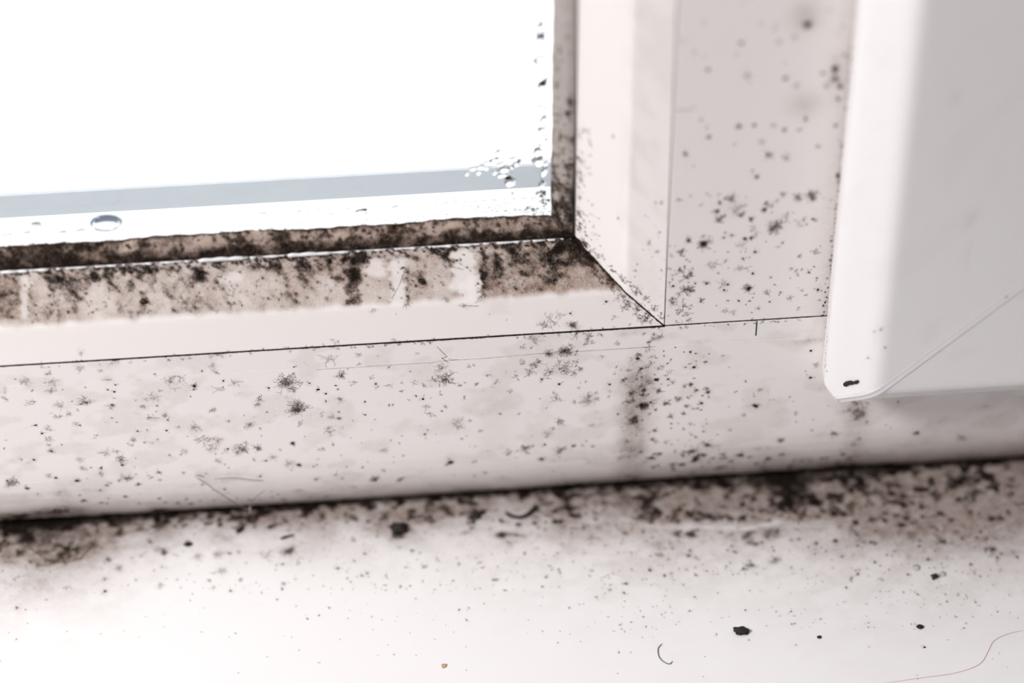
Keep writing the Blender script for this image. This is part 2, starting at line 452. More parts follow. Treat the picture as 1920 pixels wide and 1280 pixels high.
splat(rail, 1515, 640, 3.0, 1.0, .15, .35)
L = [(144,668,10,'soft'),(150,690,9,'soft'),(191,696,8,'star'),(199,711,16,'star'),(217,721,3,'dot'),(213,734,4,'dot'),(212,758,3,'dot'),(94,733,9,'soft'),(109,759,11,'soft'),
(109,781,11,'star'),(161,752,17,'star'),(66,797,4,'dot'),(152,796,3,'dot'),(90,803,9,'soft'),(178,818,6,'star'),(92,824,9,'soft'),(291,702,3,'dot'),(326,706,24,'star'),
(366,725,8,'blob'),(377,695,3,'dot'),(403,696,8,'soft'),(418,715,4,'dot'),(411,730,10,'star'),(442,717,11,'soft'),(484,747,10,'star'),(504,728,4,'dot'),(536,719,24,'dense'),
(557,764,22,'dense'),(551,689,3,'dot'),(551,701,3,'dot'),(581,719,3,'dot'),(596,731,5,'dot'),(612,738,4,'dot'),(613,752,3,'dot'),(634,728,3,'dot'),(499,774,3,'dot'),
(617,674,15,'star'),(671,667,9,'star'),(641,702,11,'dense'),(287,782,11,'star'),(313,805,4,'dot'),(271,829,3,'dot'),(375,826,14,'star'),(396,835,6,'star'),(247,834,7,'star'),
(216,846,9,'star'),(229,861,11,'dense'),(231,873,5,'dot'),(189,877,6,'blob'),(148,861,9,'soft'),(345,846,9,'soft'),(427,842,5,'dot'),(454,842,15,'dense'),(484,839,10,'dense'),
(549,831,8,'blob'),(561,872,8,'blob'),(619,812,10,'star'),(634,784,5,'star'),(562,794,8,'star'),(604,842,7,'soft'),(514,856,9,'soft'),(296,884,7,'dense'),(144,901,8,'blob'),
(240,897,10,'dense'),(259,907,7,'blob'),(24,902,15,'dense'),(90,891,8,'soft'),(420,917,5,'blob'),(705,897,10,'dense'),(52,915,8,'blob'),(10,745,9,'star'),(60,755,12,'star'),
(834,711,18,'dense'),(825,689,14,'star'),(892,719,7,'star'),(791,747,5,'dot'),(729,761,3,'dot'),(799,762,8,'soft'),(806,775,11,'star'),(829,770,3,'dot'),(857,792,17,'soft'),
(636,784,3,'dot'),(797,812,4,'dot'),(722,844,8,'soft'),(846,867,11,'blob'),(889,865,7,'soft'),(750,899,10,'dense'),(701,899,9,'dense'),(911,886,8,'soft'),(1029,664,10,'dense'),
(1061,659,16,'dense'),(1057,685,20,'star'),(1031,696,15,'star'),(1016,711,4,'dot'),(1050,721,5,'dot'),(1039,747,15,'star'),(958,732,7,'star'),(1102,749,19,'soft'),(1048,789,9,'dense'),
(1029,814,11,'soft'),(1022,833,5,'dot'),(982,841,13,'dense'),(952,846,9,'soft'),(1050,844,11,'dense'),(1076,835,6,'blob'),(1016,861,9,'blob'),(1232,711,7,'blob'),(1234,734,9,'dense'),
(1249,756,7,'dense'),(1256,781,7,'dense'),(1271,749,6,'soft'),(1294,721,5,'soft'),(1307,730,4,'dot'),(1232,850,7,'soft'),(1297,846,13,'dense'),(1249,828,7,'soft'),(1415,760,6,'dot'),
(1493,774,6,'soft'),(1394,778,6,'soft'),(1464,824,10,'dense'),(1563,814,11,'dense'),(1327,833,12,'dense'),(1356,852,8,'dense'),(1293,848,10,'soft'),(1369,807,5,'soft'),
(1613,774,21,'soft'),(1717,812,9,'blob'),(1803,822,14,'soft'),(1520,656,5,'dot'),(1329,663,3,'soft'),(1292,683,5,'star'),(1294,720,6,'soft'),(1425,730,7,'soft'),(1305,732,5,'soft'),
(1247,755,8,'soft'),(1419,761,6,'dot'),(1518,709,6,'dot'),(1532,685,8,'soft'),(1215,652,9,'star'),(1100,637,12,'star'),(1078,630,10,'star'),(1002,635,13,'soft'),(627,650,8,'star'),
(1125,630,8,'star'),(980,650,7,'star'),(1075,700,12,'star'),(1250,700,10,'star'),(1225,680,9,'star')]
for x, y, r, k in L:
    colony(rail, Gr, x, y, r, k, {'soft': .62, 'star': .48, 'dense': .25, 'blob': .15, 'dot': .1}[k])
scatter(rail, Gr, [(0, 700, 700, 940, 110, 1.5, 6, ('star', 'soft', 'dot'), .5), (600, 680, 1300, 900, 100, 1.5, 6, ('star', 'soft', 'dot'), .45),
    (1165, 650, 1330, 860, 90, 1.5, 7, ('dense', 'soft', 'dot'), .4), (1300, 660, 1700, 880, 45, 1.5, 4, ('dot', 'soft'), .4), (0, 700, 640, 900, 26, 8, 13, ('soft',), .7),
    (650, 660, 1220, 760, 45, 4, 9, ('star',), .5), (980, 625, 1240, 700, 30, 4, 12, ('star', 'soft'), .4), (150, 930, 1150, 945, 50, 3, 9, ('dense', 'blob'), .3), (1220, 850, 1640, 880, 60, 4, 10, ('dense', 'blob'), .2)])
for seg in ([(592, 692), (700, 686), (820, 678)], [(820, 677), (905, 672), (1000, 664)], [(1000, 664), (1060, 660), (1230, 650)]):
    polyline(Gr, rail, seg, .03, .55, .05)
polyline(Gr, rail, [(820, 650), (838, 668), (828, 672), (842, 680)], .05, .2); polyline(Gr, rail, [(842, 673), (858, 674)], .05, .2)
# runs of mould hairs along the joint line
for x in [random.uniform(0, 1530) for _ in range(110)]:
    y = 690+(611-690)*x/1246 if x < 1246 else 611-(x-1246)*.054
    if random.random() < .6: colony(rail, Gr, x, y+3.5, random.uniform(2, 5), 'star', .25)
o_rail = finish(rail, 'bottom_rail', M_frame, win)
Gr.build('mould_growth', o_rail)

# ---- mullion stains -----------------------------------------------------------
Gm = Growth()
mxp, myp = px_of(mull)
n1 = vnoise(mull.u/7, mull.v/6, 5); n2 = vnoise(mull.u/2.3, mull.v/2, 6)
mull.mould += .14*sstep(.5, .8, n2)*sstep(.4, .7, n1)
edge = mull.V[:, 0]/MM
mull.mould += .45*np.exp(-((edge-SIDE)/1.6)**2)*sstep(.35, .7, n2)
mull.grime += .35*np.exp(-((edge-SIDE)/4)**2)
mull.mould += .65*np.exp(-(mull.u/.5)**2)*sstep(.3, .55, n2)
for (x, y, a, b, sm, sg) in [(1510, 30, 3, 3.5, .05, .40), (1515, 47, 1.4, 1.2, .5, .3), (1510, 195, 3.5, 3, .05, .32), (1566, 135, 1.6, 4, .25, .25), (1370, 390, 3, 2.5, .12, .12), (1453, 420, 2, 2.4, .15, .1), (1300, 520, 6, 5, .1, .04)]:
    splat(mull, x, y, b, a, sm, sg)
L = [(1274,374,7,'star'),(1350,382,6,'blob'),(1370,372,11,'dense'),(1382,394,14,'star'),(1352,411,11,'dense'),(1388,405,8,'dense'),(1411,411,9,'dense'),(1432,394,9,'blob'),(1434,383,6,'dense'),
(1466,364,8,'star'),(1497,370,11,'dense'),(1522,362,14,'dense'),(1522,374,7,'blob'),(1524,410,5,'dot'),(1510,409,8,'star'),(1454,425,18,'dense'),(1411,429,9,'star'),(1396,447,7,'blob'),(1408,447,6,'blob'),
(1388,460,13,'star'),(1290,452,9,'blob'),(1320,456,15,'dense'),(1318,458,10,'blob'),(1276,472,9,'dense'),(1391,484,4,'dot'),(1361,489,5,'soft'),(1335,495,14,'star'),(1389,503,8,'soft'),(1276,507,7,'dense'),
(1286,519,9,'dense'),(1325,528,8,'star'),(1356,532,11,'star'),(1288,544,13,'dense'),(1263,536,5,'dot'),(1405,542,12,'dense'),(1403,540,6,'blob'),(1436,548,11,'star'),(1317,562,7,'star'),(1317,562,3,'dot'),
(1360,580,8,'star'),(1376,585,8,'star'),(1259,568,12,'star'),(1274,581,8,'star'),(1290,587,9,'star'),(1420,330,4,'dot'),(1536,474,5,'star'),(1530,520,3,'dot'),(1481,558,8,'soft'),(1497,579,6,'star'),
(1515,47,8,'blob'),(1389,81,7,'blob'),(1489,71,6,'soft'),(1462,80,6,'soft'),(1301,98,5,'soft'),(1329,130,6,'blob'),(1401,143,9,'soft'),(1474,146,6,'dot'),(1494,160,7,'soft'),(1566,129,10,'blob'),
(1564,150,10,'dense'),(1575,163,7,'blob'),(1543,138,6,'blob'),(1573,186,5,'dot'),(1586,103,5,'dot'),(1316,225,5,'soft'),(1329,258,6,'blob'),(1386,235,8,'blob'),(1414,234,6,'blob'),(1449,235,6,'soft'),
(1472,244,6,'blob'),(1511,224,5,'dot'),(1498,242,4,'dot'),(1567,234,5,'dot'),(1284,289,7,'blob'),(1427,266,7,'soft'),(1440,290,9,'dense'),(1476,296,9,'soft'),(1419,332,5,'dot'),(1412,320,3,'dot'),
(1534,274,6,'soft'),(1550,160,6,'soft'),(1570,330,4,'dot'),(1500,420,8,'star'),(1475,405,9,'star'),(1450,385,8,'star'),(1345,395,6,'dense'),(1420,440,7,'star')]
for x, y, r, k in L: colony(mull, Gm, x, y, r, k, {'soft': .6, 'star': .42, 'dense': .22, 'blob': .12, 'dot': .1}[k])
scatter(mull, Gm, [(1255, 440, 1540, 600, 90, 1.5, 6, ('star', 'dot', 'soft'), .45), (1270, 360, 1560, 440, 26, 2, 6, ('star', 'soft'), .45), (1275, 0, 1600, 360, 24, 2, 4, ('dot', 'soft'), .4), (1250, 500, 1300, 605, 40, 3, 7, ('star',), .35)])
for y in np.linspace(90, 600, 60):
    xx = np.interp(y, [0, 300, 600], [1608, 1585, 1546]); colony(mull, Gm, xx-random.uniform(0, 8), y, random.uniform(1.5, 4), random.choice(('dot', 'dense')), .25)
o_mull = finish(mull, 'mullion', M_frame, win)
Gm.build('mould_growth', o_mull)

# ---- bottom bead stains ---------------------------------------------------------
Gb = Growth()
bx_, by_ = px_of(beadb)
arc = beadb.v; top = sstep(8.6, 9.6, arc)             # on the sloped strip
Lx = beadb.V[:, 0]/MM
t = np.clip((arc-9.4)/11.5, 0, 1)                      # 0 at the ridge, 1 at the gasket
n1 = vnoise(Lx/6, arc/5, 8); n2 = vnoise(Lx/1.6, arc/1.9, 9); n3 = vnoise(Lx/2.2, 0*Lx+3, 10, 2); nb = vnoise(Lx/14, arc/14, 12, 2)
wob = sstep(.0, .16, t+(n3-.5)*.10)
right = sstep(930, 1050, bx_)
beadb.grime += top*wob*(.36+.55*n1+.30*right-.10*sstep(250, 80, np.abs(bx_-300)+0)+.10*t)
beadb.mould += top*wob*(.20+.44*sstep(.3, .7, n2)*sstep(.3, .6, n1)+.14*t+.10*right)
beadb.mould += top*.26*sstep(.80, .9, t)*sstep(1, .95, t)*sstep(.35, .65, n2)
beadb.mould += top*right*sstep(.5, 1, t)*.04
beadb.mould *= 1; beadb.grime += .02
def streak(px, py0, py1, ru, sm, sg, drift=-.02):
    k0 = near(beadb, px, py0); k1 = near(beadb, px+(py1-py0)*drift, py1)
    v0, v1 = beadb.v[k1], beadb.v[k0]; uc = beadb.V[:, 0]/MM
    tt = np.clip((beadb.v-v0)/(v1-v0+1e-6), 0, 1); c = (beadb.V[k1, 0]*(1-tt)+beadb.V[k0, 0]*tt)/MM
    nz = (vnoise(beadb.v/1.1, uc/4, int(px), 3)-.5)*(ru*1.1+.9)
    f = sstep(ru*1.25, ru*.7, np.abs(uc-c+nz))*sstep(v0-.5, v0+.9, beadb.v)*sstep(v1+.7, v1-.3, beadb.v)
    return f*beadb.front
for px, y0, y1, ru, sm, sg in [(18, 520, 600, 2.6, .26, .30), (372, 500, 530, 1.2, .25, .2), (662, 505, 575, 1.5, .50, .35), (648, 480, 530, 3.0, .18, .15), (735, 490, 570, .5, .35, .2), (600, 490, 520, 3, .2, .2),
                               (925, 478, 545, 1.9, .26, .6), (905, 470, 545, .6, .35, .2), (1040, 460, 500, 5, .12, .1), (270, 545, 575, .8, .3, .2), (1083, 455, 500, 3, .25, .2), (765, 500, 575, .3, .3, .1), (935, 545, 590, 2.0, .0, .10), (850, 490, 510, .8, .3, .2)]:
    f = streak(px, y0, y1, ru, sm, sg); beadb.mould += sm*f; beadb.grime += sg*f
for px, y0, y1, ru, k in [(745, 488, 575, 1.5, .7), (868, 470, 545, 2.3, .75), (880, 530, 600, 1.7, .7), (705, 485, 520, 1.6, .6), (890, 520, 600, 1.5, .8), (48, 520, 600, .7, .45), (440, 510, 530, 2.5, .4)]:
    f = streak(px, y0, y1, ru, 0, 0); beadb.mould *= 1-k*f; beadb.grime *= 1-k*f
for x, y, a, b, sm, sg in [(276, 565, 1.0, .9, .5, .2), (152, 560, .9, .8, .4, .2), (792, 527, .8, .8, .5, .2), (980, 490, 1.6, 1.4, .4, .2), (1035, 495, 1.6, 1.4, .4, .2), (1010, 540, 1, 1.4, .3, .1), (1074, 612, 1.4, .9, .25, .5), (378, 512, 1.5, 1.8, .3, .2), (130, 520, 2.5, 1.2, .3, .2), (330, 503, 2, 1, .3, .1)]:
    splat(beadb, x, y, a, b, sm, sg)
# dirt along the mitre and the joint
dm = np.clip(beadb.u, 0, 99)
beadb.mould += .55*np.exp(-(dm/.8)**2)*sstep(.3, .6, n2)*(arc > 3)+.3*np.exp(-(dm/3)**2)*top*t
for x, y, r, k in [(1027,603,18,'star'),(1049,590,9,'star'),(1074,612,10,'dense'),(1175,569,11,'dense'),(1153,596,6,'star'),(1070,588,4,'dot'),(1020,610,10,'star'),(1198,580,6,'star'),(742,637,8,'star'),(627,640,8,'star'),
    (613,560,7,'star'),(150,663,9,'star'),(386,656,6,'star'),(366,659,3,'dot'),(700,580,8,'star'),(765,575,7,'star'),(835,562,7,'star'),(870,575,7,'soft'),(900,560,9,'soft'),(1160,560,8,'star'),(1137,566,5,'dot'),(1205,600,9,'star')]:
    colony(beadb, Gb, x, y, r, k, .4)
for _ in range(420):
    x = random.uniform(0, 1130); y = 505-x*.055+random.uniform(0, 95)
    colony(beadb, Gb, x, y, random.uniform(1.5, 4.5), random.choice(('star', 'star', 'dot')), random.uniform(.15, .6))
for _ in range(200):                                    # ragged edge against the gasket
    x = random.uniform(0, 1070); y = 511-x*.058+random.uniform(-1, 9)
    colony(beadb, Gb, x, y, random.uniform(2, 5), 'dense', .15)
for _ in range(110):
    tt_ = random.random(); colony(beadb, Gb, 1078+160*tt_-random.uniform(2, 24), 455+150*tt_+random.uniform(0, 8), random.uniform(2, 6), 'star', .25)
for _ in range(60):
    x = random.uniform(0, 1200); colony(beadb, Gb, x, 690-79*x/1246-random.uniform(2, 6), random.uniform(2, 4), 'star', .3)
for pts in ([(762, 500), (752, 530), (735, 560), (742, 590)], [(868, 505), (848, 500), (840, 490)], [(868, 550), (872, 572), (895, 574), (903, 555)], [(915, 545), (917, 590)], [(950, 550), (950, 600)], [(770, 540), (762, 580)]):
    polyline(Gb, beadb, pts, .05, .35, .08)
o_beadb = finish(beadb, 'glazing_bead', M_bead, win); o_beadb['label'] = 'brown mould-stained horizontal bead under the glass'
Gb.build('mould_growth', o_beadb)

# ---- side bead ---------------------------------------------------------------
Gs = Growth()
vx, vy = px_of(beadv); arc = beadv.v
n1 = vnoise(beadv.u/6, arc/6, 21); n2 = vnoise(beadv.u/1.5, arc/1.5, 22)
beadv.grime += .10*np.exp(-((arc-9.8)/1.8)**2)*sstep(.3, .7, n1)+.10*sstep(.45, .7, n1)*(arc < 9)
beadv.mould += .6*np.exp(-((arc-20.8)/.8)**2)*sstep(.35, .65, n2)*sstep(150, 300, vy) + .35*np.exp(-(beadv.u/3)**2)*sstep(10, 20, arc)*sstep(.4, .6, n2) + .6*np.exp(-(np.clip(beadv.u, 0, 99)/.6)**2)*sstep(.3, .5, n2)
for x, y, r, k in [(1149,257,4,'blob'),(1093,246,6,'soft'),(1084,296,6,'blob'),(1090,305,8,'soft'),(1095,455,10,'dense'),(1098,462,6,'blob'),(1236,435,3,'dot'),(1218,457,3,'dot'),(1232,472,7,'star'),(1120,480,7,'star'),
    (1240,380,4,'dot'),(1229,381,3,'dot'),(1200,545,9,'star'),(1215,560,9,'star'),(1190,535,6,'star'),(1090,420,4,'dot'),(1100,440,4,'dot'),(1230,575,7,'star'),(1160,408,3,'dot'),(1104,246,3,'dot'),(1073,190,4,'dot')]:
    colony(beadv, Gs, x, y, r, k, .35)
scatter(beadv, Gs, [(1080, 230, 1110, 440, 60, 1, 2.6, ('dot',), .4), (1080, 400, 1125, 500, 40, 1, 3, ('dot', 'star'), .35), (1170, 400, 1245, 600, 26, 1, 4, ('star', 'dot'), .4)])
for _ in range(70):
    tt_ = random.random(); colony(beadv, Gs, 1078+165*tt_+random.uniform(1, 10), 445+158*tt_-random.uniform(0, 6), random.uniform(2, 5), 'star', .25)
o_beadv = finish(beadv, 'glazing_bead', M_bead, win)
Gs.build('mould_growth', o_beadv)

# ---- gaskets ------------------------------------------------------------------
Gg = Growth()
gx, gy = px_of(gaskb); arc = gaskb.v; am = arc.max()
Lx = gaskb.V[:, 0]/MM
n1 = vnoise(Lx/3.2, arc/2.4, 31); n2 = vnoise(Lx/.9, arc/.9, 32)
tt = np.clip(arc/am, 0, 1)
gaskb.mould += .22*sstep(.55, .35, tt)+.35*sstep(.8, .97, tt)*sstep(.3, .5, n2)
gaskb.mould += .55+.55*sstep(.62, .2, tt)*sstep(.25, .55, n1)+.55*sstep(.4, .62, n1)*sstep(.3, .6, n2)+.35*sstep(.9, 1, tt)
gaskb.mould += .45*sstep(120, 0, np.abs(gx-90))*sstep(.3, .5, n1)+.6*sstep(960, 1040, gx)*sstep(.7, .3, tt)+.12*sstep(500, 100, gx)
gaskb.grime += .15+.5*n1
for x, y, a, b in [(240, 462, 1.3, 1.2), (770, 425, .8, .6), (490, 430, 3, 1), (380, 447, 2, .8), (850, 420, 1.6, .6), (640, 440, 2, .6)]:
    splat(gaskb, x, y, a, b, -.55, -.15)
for _ in range(260):
    x = random.uniform(-5, 1025); y = np.interp(x, [0, 600, 1000, 1030], [462, 424, 403, 402])+random.uniform(-2, 34)
    colony(gaskb, Gg, x, y, random.uniform(2, 6), random.choice(('dense', 'star')), random.uniform(.02, .35))
for _ in range(90):
    x = random.uniform(-5, 1025); y = np.interp(x, [0, 600, 1000, 1030], [460, 422, 401, 401])
    colony(gaskb, Gg, x, y, random.uniform(2, 4), 'star', random.uniform(.02, .35))
o_gb = finish(gaskb, 'gasket', M_gask, win); o_gb['label'] = 'grey rubber gasket black with mould under the pane'
Gg.build('mould_growth', o_gb)
Gg = Growth()
gx, gy = px_of(gaskv); arc = gaskv.v
n1 = vnoise(gaskv.u/3.5, arc/2.5, 41); n2 = vnoise(gaskv.u/.9, arc/.9, 42)
low = sstep(60, 400, gy)
gaskv.mould += .06+.22*low+.30*sstep(.45, .7, n2)*(.35+low)+.40*sstep(.45, .65, n1)*low+.3*low*np.exp(-((arc-.4)/.5)**2)+.25*sstep(4.2, 5.4, arc)
gaskv.grime += .12+.15*low+.35*(n1-.3)
gaskv.mould += .5*sstep(405, 440, gy)*(gx > 1045)
for x, y, a, b, sm in [(1070, 190, 1.4, .8, .8), (1064, 212, .8, .5, .5), (1068, 225, 1, .5, .5), (1062, 313, .8, .6, .6), (1042, 335, 2.5, .8, .35), (1040, 395, 2, .8, .3), (1060, 400, 2, 1.2, .5), (1065, 50, 1.2, 1, .3), (1060, 15, 1.3, 1, .3)]:
    splat(gaskv, x, y, a, b, sm, .1)
for _ in range(80):
    y = 430*random.random()**.6; colony(gaskv, Gg, random.uniform(1034, 1074), y, random.uniform(1.5, 4), random.choice(('dot', 'dense', 'star')), .25)
o_gv = finish(gaskv, 'gasket', M_gaskv, win)
Gg.build('mould_growth', o_gv)

# ---- simple solid pieces ---------------------------------------------------------
def box_bm(bm, x0, x1, y0, y1, z0, z1):
    r = bmesh.ops.create_cube(bm, size=1); 
    for v in r['verts']:
        v.co = Vector(((x0+x1)/2+v.co.x*(x1-x0), (y0+y1)/2+v.co.y*(y1-y0), (z0+z1)/2+v.co.z*(z1-z0)))*MM
def bm_obj(name, bm, mat, parent=None, smooth=False, bevel=0):
    if bevel: bmesh.ops.bevel(bm, geom=bm.edges[:], offset=bevel*MM, segments=2, affect='EDGES', profile=.5)
    me = bpy.data.meshes.new(name); bm.to_mesh(me); bm.free()
    for p in me.polygons: p.use_smooth = smooth
    return link_mesh(name, me, mat, parent)
def boxes(name, L, mat, parent=None, bevel=0):
    bm = bmesh.new()
    for b in L: box_bm(bm, *b)
    return bm_obj(name, bm, mat, parent, bevel=bevel)

# dirt packed in the joint between bead and frame, and the narrow upright tick where the weld crosses the strip
tickx = on_plane(1418, 618, 1, 0)[0]/MM
boxes('weld_tick', [(tickx-.17, tickx+.17, -.02, .4, -4.4, -GAP-.03)], plain('grey_weld_line', (.07, .085, .11), .8), win)
tz = on_plane(1285, 206, 1, 0)[2]/MM
boxes('weld_tick', [(.4, 3.7, -.015, .4, tz-.12, tz+.12)], plain('tan_weld_line', (.50, .36, .30), .8), win)
# white sealant squeezed between gasket and bead
def ribbon(name, s0, s1, mat, parent):
    ss = np.arange(s0, s1, .4); bm = bmesh.new(); prev = None
    for s in ss:
        px_ = 1075-(s-18.7)*8.75
        a = np.interp(px_, [-200, 0, 120, 200, 380, 400, 450, 470, 540, 556, 600, 620, 650, 700, 830, 850, 870, 1040, 1070], [.16, .25, .16, .12, .14, .50, .42, .16, .14, .38, .38, .16, .16, .10, .16, .20, .16, .12, .0])*(1+.3*math.sin(s*1.7))+random.uniform(-.03, .05)
        D = .5*max(0, .26-a)/.26+(.5 if a < .22 and math.sin(s*.9)+math.sin(s*2.3+1) > .5 else 0)
        kz = .22+.78*min(1, a/.36)
        ring = [bm.verts.new(Vector((p[0], p[1], 18.85+(p[2]-18.85)*kz))*MM) for p in ((-s, 8.95+D, 18.5), (-s, 8.05-a*.2+D, 18.5+a*.3), (-s, 8.0-a*.2+D, 18.95+a*.9), (-s, 8.7+D, 19.5+a*.5))]
        if prev:
            for i in range(4): bm.faces.new((prev[i], prev[(i+1) % 4], ring[(i+1) % 4], ring[i]))
        else: bm.faces.new(ring[::-1])
        prev = ring
    bm.faces.new(prev); bmesh.ops.recalc_face_normals(bm, faces=bm.faces)
    return bm_obj(name, bm, mat, parent, smooth=True)
ribbon('sealant', 21, 175, M_seal, win)
# black dirt packed into the joints
Gj = Growth()
def joint(a, b, r, tint, nrm=(0, -1, 0), wob=.03, step=.35):
    a = np.array(a)*MM; b = np.array(b)*MM; nn = np.array(nrm, float); L = np.linalg.norm(b-a); n = int(L/(step*MM)); prev = a; pr = r*MM
    for i in range(1, n+1):
        q = a+(b-a)*i/n+rng.normal(size=3)*wob*MM*.5; rr = r*MM*rng.uniform(.75, 1.25)
        Gj.seg(prev, q, pr, rr, nn, tint); prev = q; pr = rr
joint((-150, .12, -GAP/2), (0, .12, -GAP/2), .17, .0, wob=.02)
joint((-60, .05, -GAP/2), (-35, .05, -GAP/2), .17, .05, wob=.06); joint((-25, .05, -GAP/2), (0, .05, -GAP/2), .15, .05, wob=.05)
joint((0, .08, GAP/2), (34, .08, GAP/2), .14, .12, wob=.08)
joint((.05, .12, GAP), (.05, .12, 24), .045, .3); joint((.05, .14, 24), (.05, .14, 90), .05, 1)
mit = [(w_, d_) for w_, d_ in bead_front[1:-1]]
for (w0, d0), (w1, d1) in zip(mit[:-1], mit[1:]):
    if math.hypot(w1-w0, d1-d0) > .5: joint((-w0, d0-.03, w0), (-w1, d1-.03, w1), .24, .06, (-.0, -.8, .2), .06, .3)
    else: joint((-w0, d0-.03, w0), (-w1, d1-.03, w1), .17, .06, (-.0, -.8, .2), .0, .2)
Gj.build('joint_dirt', win)

# glass unit: inner pane, spacer bar, outer pane
GI = 11.7
boxes('glass_pane', [(-880, -15, GI, GI+4, 15, 1080)], M_glass, win)
boxes('glass_pane', [(-880, -15, GI+24.3, GI+28.3, 13.1, 1080)], M_glass, win)
bm = bmesh.new()
box_bm(bm, -880, -17, GI+4.05, GI+14.0, 12, 19.4)
box_bm(bm, -20.5, -17, GI+4.05, GI+14.0, 12, 1080)
sp = bm_obj('spacer_bar', bm, M_spacer, win)
bm = bmesh.new()                                         # punched breather slots along the spacer
for row in (GI+6.5, GI+10.5):
    for i in range(70):
        x = -22-i*2.1
        box_bm(bm, x-.45, x+.45, row-.09, row+.09, 19.35, 19.43)
bm_obj('breather_slots', bm, plain('slot_shadow_grey', (.5, .56, .62), .6), sp)
boxes('outer_frame', [(-900, 18, GI+24.3, 62, -60, 13), (-16, 74, 62, 66, -20, 1100)], M_spacer, win)
boxes('outer_gasket', [(-900, -14, GI+9, GI+24.1, 13, 19.35)], M_outer, win, bevel=2.6)

# left and top of the same frame, for a closed opening
boxes('frame_side', [(-975, -900, 0, 62, SILL-2, 1175)], M_frame, win)
boxes('frame_head', [(-900, 320, 0, 62, 1100, 1175)], M_frame, win)
boxes('frame_side', [(250, 320, 0, 62, GAP, 1100)], M_frame, win)  # unseen right side, set close in so little daylight enters here

# ================================================================== opening sash
sash = tag(empty('window_sash', (SIDE*MM, 0, -.007)), 'plain white opening sash with diagonal welded corner, right of the mullion', 'window sash')
PF = 17.0                                                # how far the sash stands proud
FRZ = on_plane(1620, 750, 1, -9.5*MM)[2]/MM-.6               # lower edge
SX0 = SIDE-.5
FRX = on_plane(1547, 640, 1, -.0015)[0]/MM
SX0 = FRX-.9
print('FRZ', FRZ, 'SX0', SX0)
# profile: a = distance from the sash edge towards its middle, d = depth (negative = towards the room)
sp_front = [(3, -.3), (1.3, -.5), (.9, -1.0), (.1, -7.2), (.2, -8.3), (.8, -9.4), (2.0, -10.7), (6.6, -14.9), (7.8, -15.9), (9.0, -16.6), (10.2, -16.93), (11.2, -PF), (62, -PF), (63.5, -16.5), (70, -9)]
sp_back = [(72, -4), (72, 45), (8, 45), (8, -.3)]
def sash_bar(kind, stn):
    if kind == 'v': pl = lambda w, d, s: np.stack([SX0+w, d, FRZ+w+s], -1)
    else: pl = lambda w, d, s: np.stack([SX0+w+s, d, FRZ+w], -1)
    return sweep(sp_front, sp_back, stn, .5, pl)
sv = sash_bar('v', [0]+list(np.arange(.4, 110, .6))+[150, 300, 600, 1030])
sh = sash_bar('h', [0]+list(np.arange(.4, 60, .6))+[100, 140, 205])
Gh = Growth()
# soft trim of the outer corner: the welded corner is cut back
for S_ in (sv, sh):
    P = S_.V/MM
    q = (P[:, 0]-SX0)+(P[:, 2]-FRZ)                      # distance sum from the corner
    cut = np.clip(4.6-q, 0, None)*(P[:, 1] < -1)*.5
    P[:, 0] += cut; P[:, 2] += cut; S_.V = P*MM; S_.px = proj(S_.V)
    n1 = vnoise(S_.u/8, S_.v/8, 51); n2 = vnoise(S_.u/2, S_.v/2, 52)
    S_.grime += .05*sstep(.5, .8, n1)
for x, y, a, b, sm, sg in [(1820, 410, 1.6, 2.2, .0, .16), (1817, 480, .5, 5, 0, .08), (1790, 185, 1.2, 2, .05, .12), (1655, 620, 2, 3, .05, .06)]: splat(sv, x, y, b, a, sm, sg)
for x, y, r, k in [(1654,618,5,'soft'),(1640,622,3,'soft'),(1658,652,3,'dot'),(1625,672,3,'dot')]: colony(sv, Gh, x, y, r, k, .6)
for x, y, r, k in [(1884,548,3,'dot'),(1686,655,2,'soft'),(1715,665,2,'soft')]: colony(sh, Gh, x, y, r, k, .55)
for y in np.linspace(560, 700, 26):
    colony(sv, Gh, 1548+random.uniform(-1, 3), y, random.uniform(1.2, 2.6), 'dot', .3)
o_sv = finish(sv, 'stile', M_sash, sash); o_sh = finish(sh, 'bottom_rail', M_sash, sash)
Gh.build('mould_specks', sash)
# the weld seam: a shallow flattened bead along the mitre
bm = bmesh.new(); prev = None
for i in range(0, 121):
    a = 2.6+i*.5
    a = min(a, 61.5)
    d = np.interp(a, [.8, 2.0, 6.6, 7.8, 9, 10.2, 11.2, 62], [-9.4, -10.7, -14.9, -15.9, -16.6, -16.93, -PF, -PF])
    cc = max(0, 4.6-2*a)*.5
    c = Vector((SX0+a+cc, d, FRZ+a+cc)); s = Vector((1, 0, -1)).normalized()
    prof = ((-.9, .05), (-.75, -.04), (-.4, .03), (0, .045), (.35, .0), (.55, -.10), (.7, -.10), (.9, .05))
    ring = [bm.verts.new((c+s*x_+Vector((0, y_-.03, 0)))*MM) for x_, y_ in prof] + [bm.verts.new((c+s*1.0+Vector((0, .5, 0)))*MM), bm.verts.new((c-s*1.0+Vector((0, .5, 0)))*MM)]
    if prev:
        for k in range(len(ring)): bm.faces.new((prev[k], prev[(k+1) % len(ring)], ring[(k+1) % len(ring)], ring[k]))
    else: bm.faces.new(ring)
    prev = ring
bm.faces.new(prev[::-1]); bmesh.ops.recalc_face_normals(bm, faces=bm.faces)
bm_obj('weld_seam', bm, plain('sash_weld_plastic', (.70, .68, .71), .4), sash, smooth=True)
boxes('stile', [(242, 314, -PF, 45, FRZ, 1110)], M_sash, sash, bevel=2)  # unseen far stile, sash kept narrow to cut daylight on the right
boxes('top_rail', [(SX0+70, 243, -PF, 45, 1040, 1110)], M_sash, sash, bevel=2)
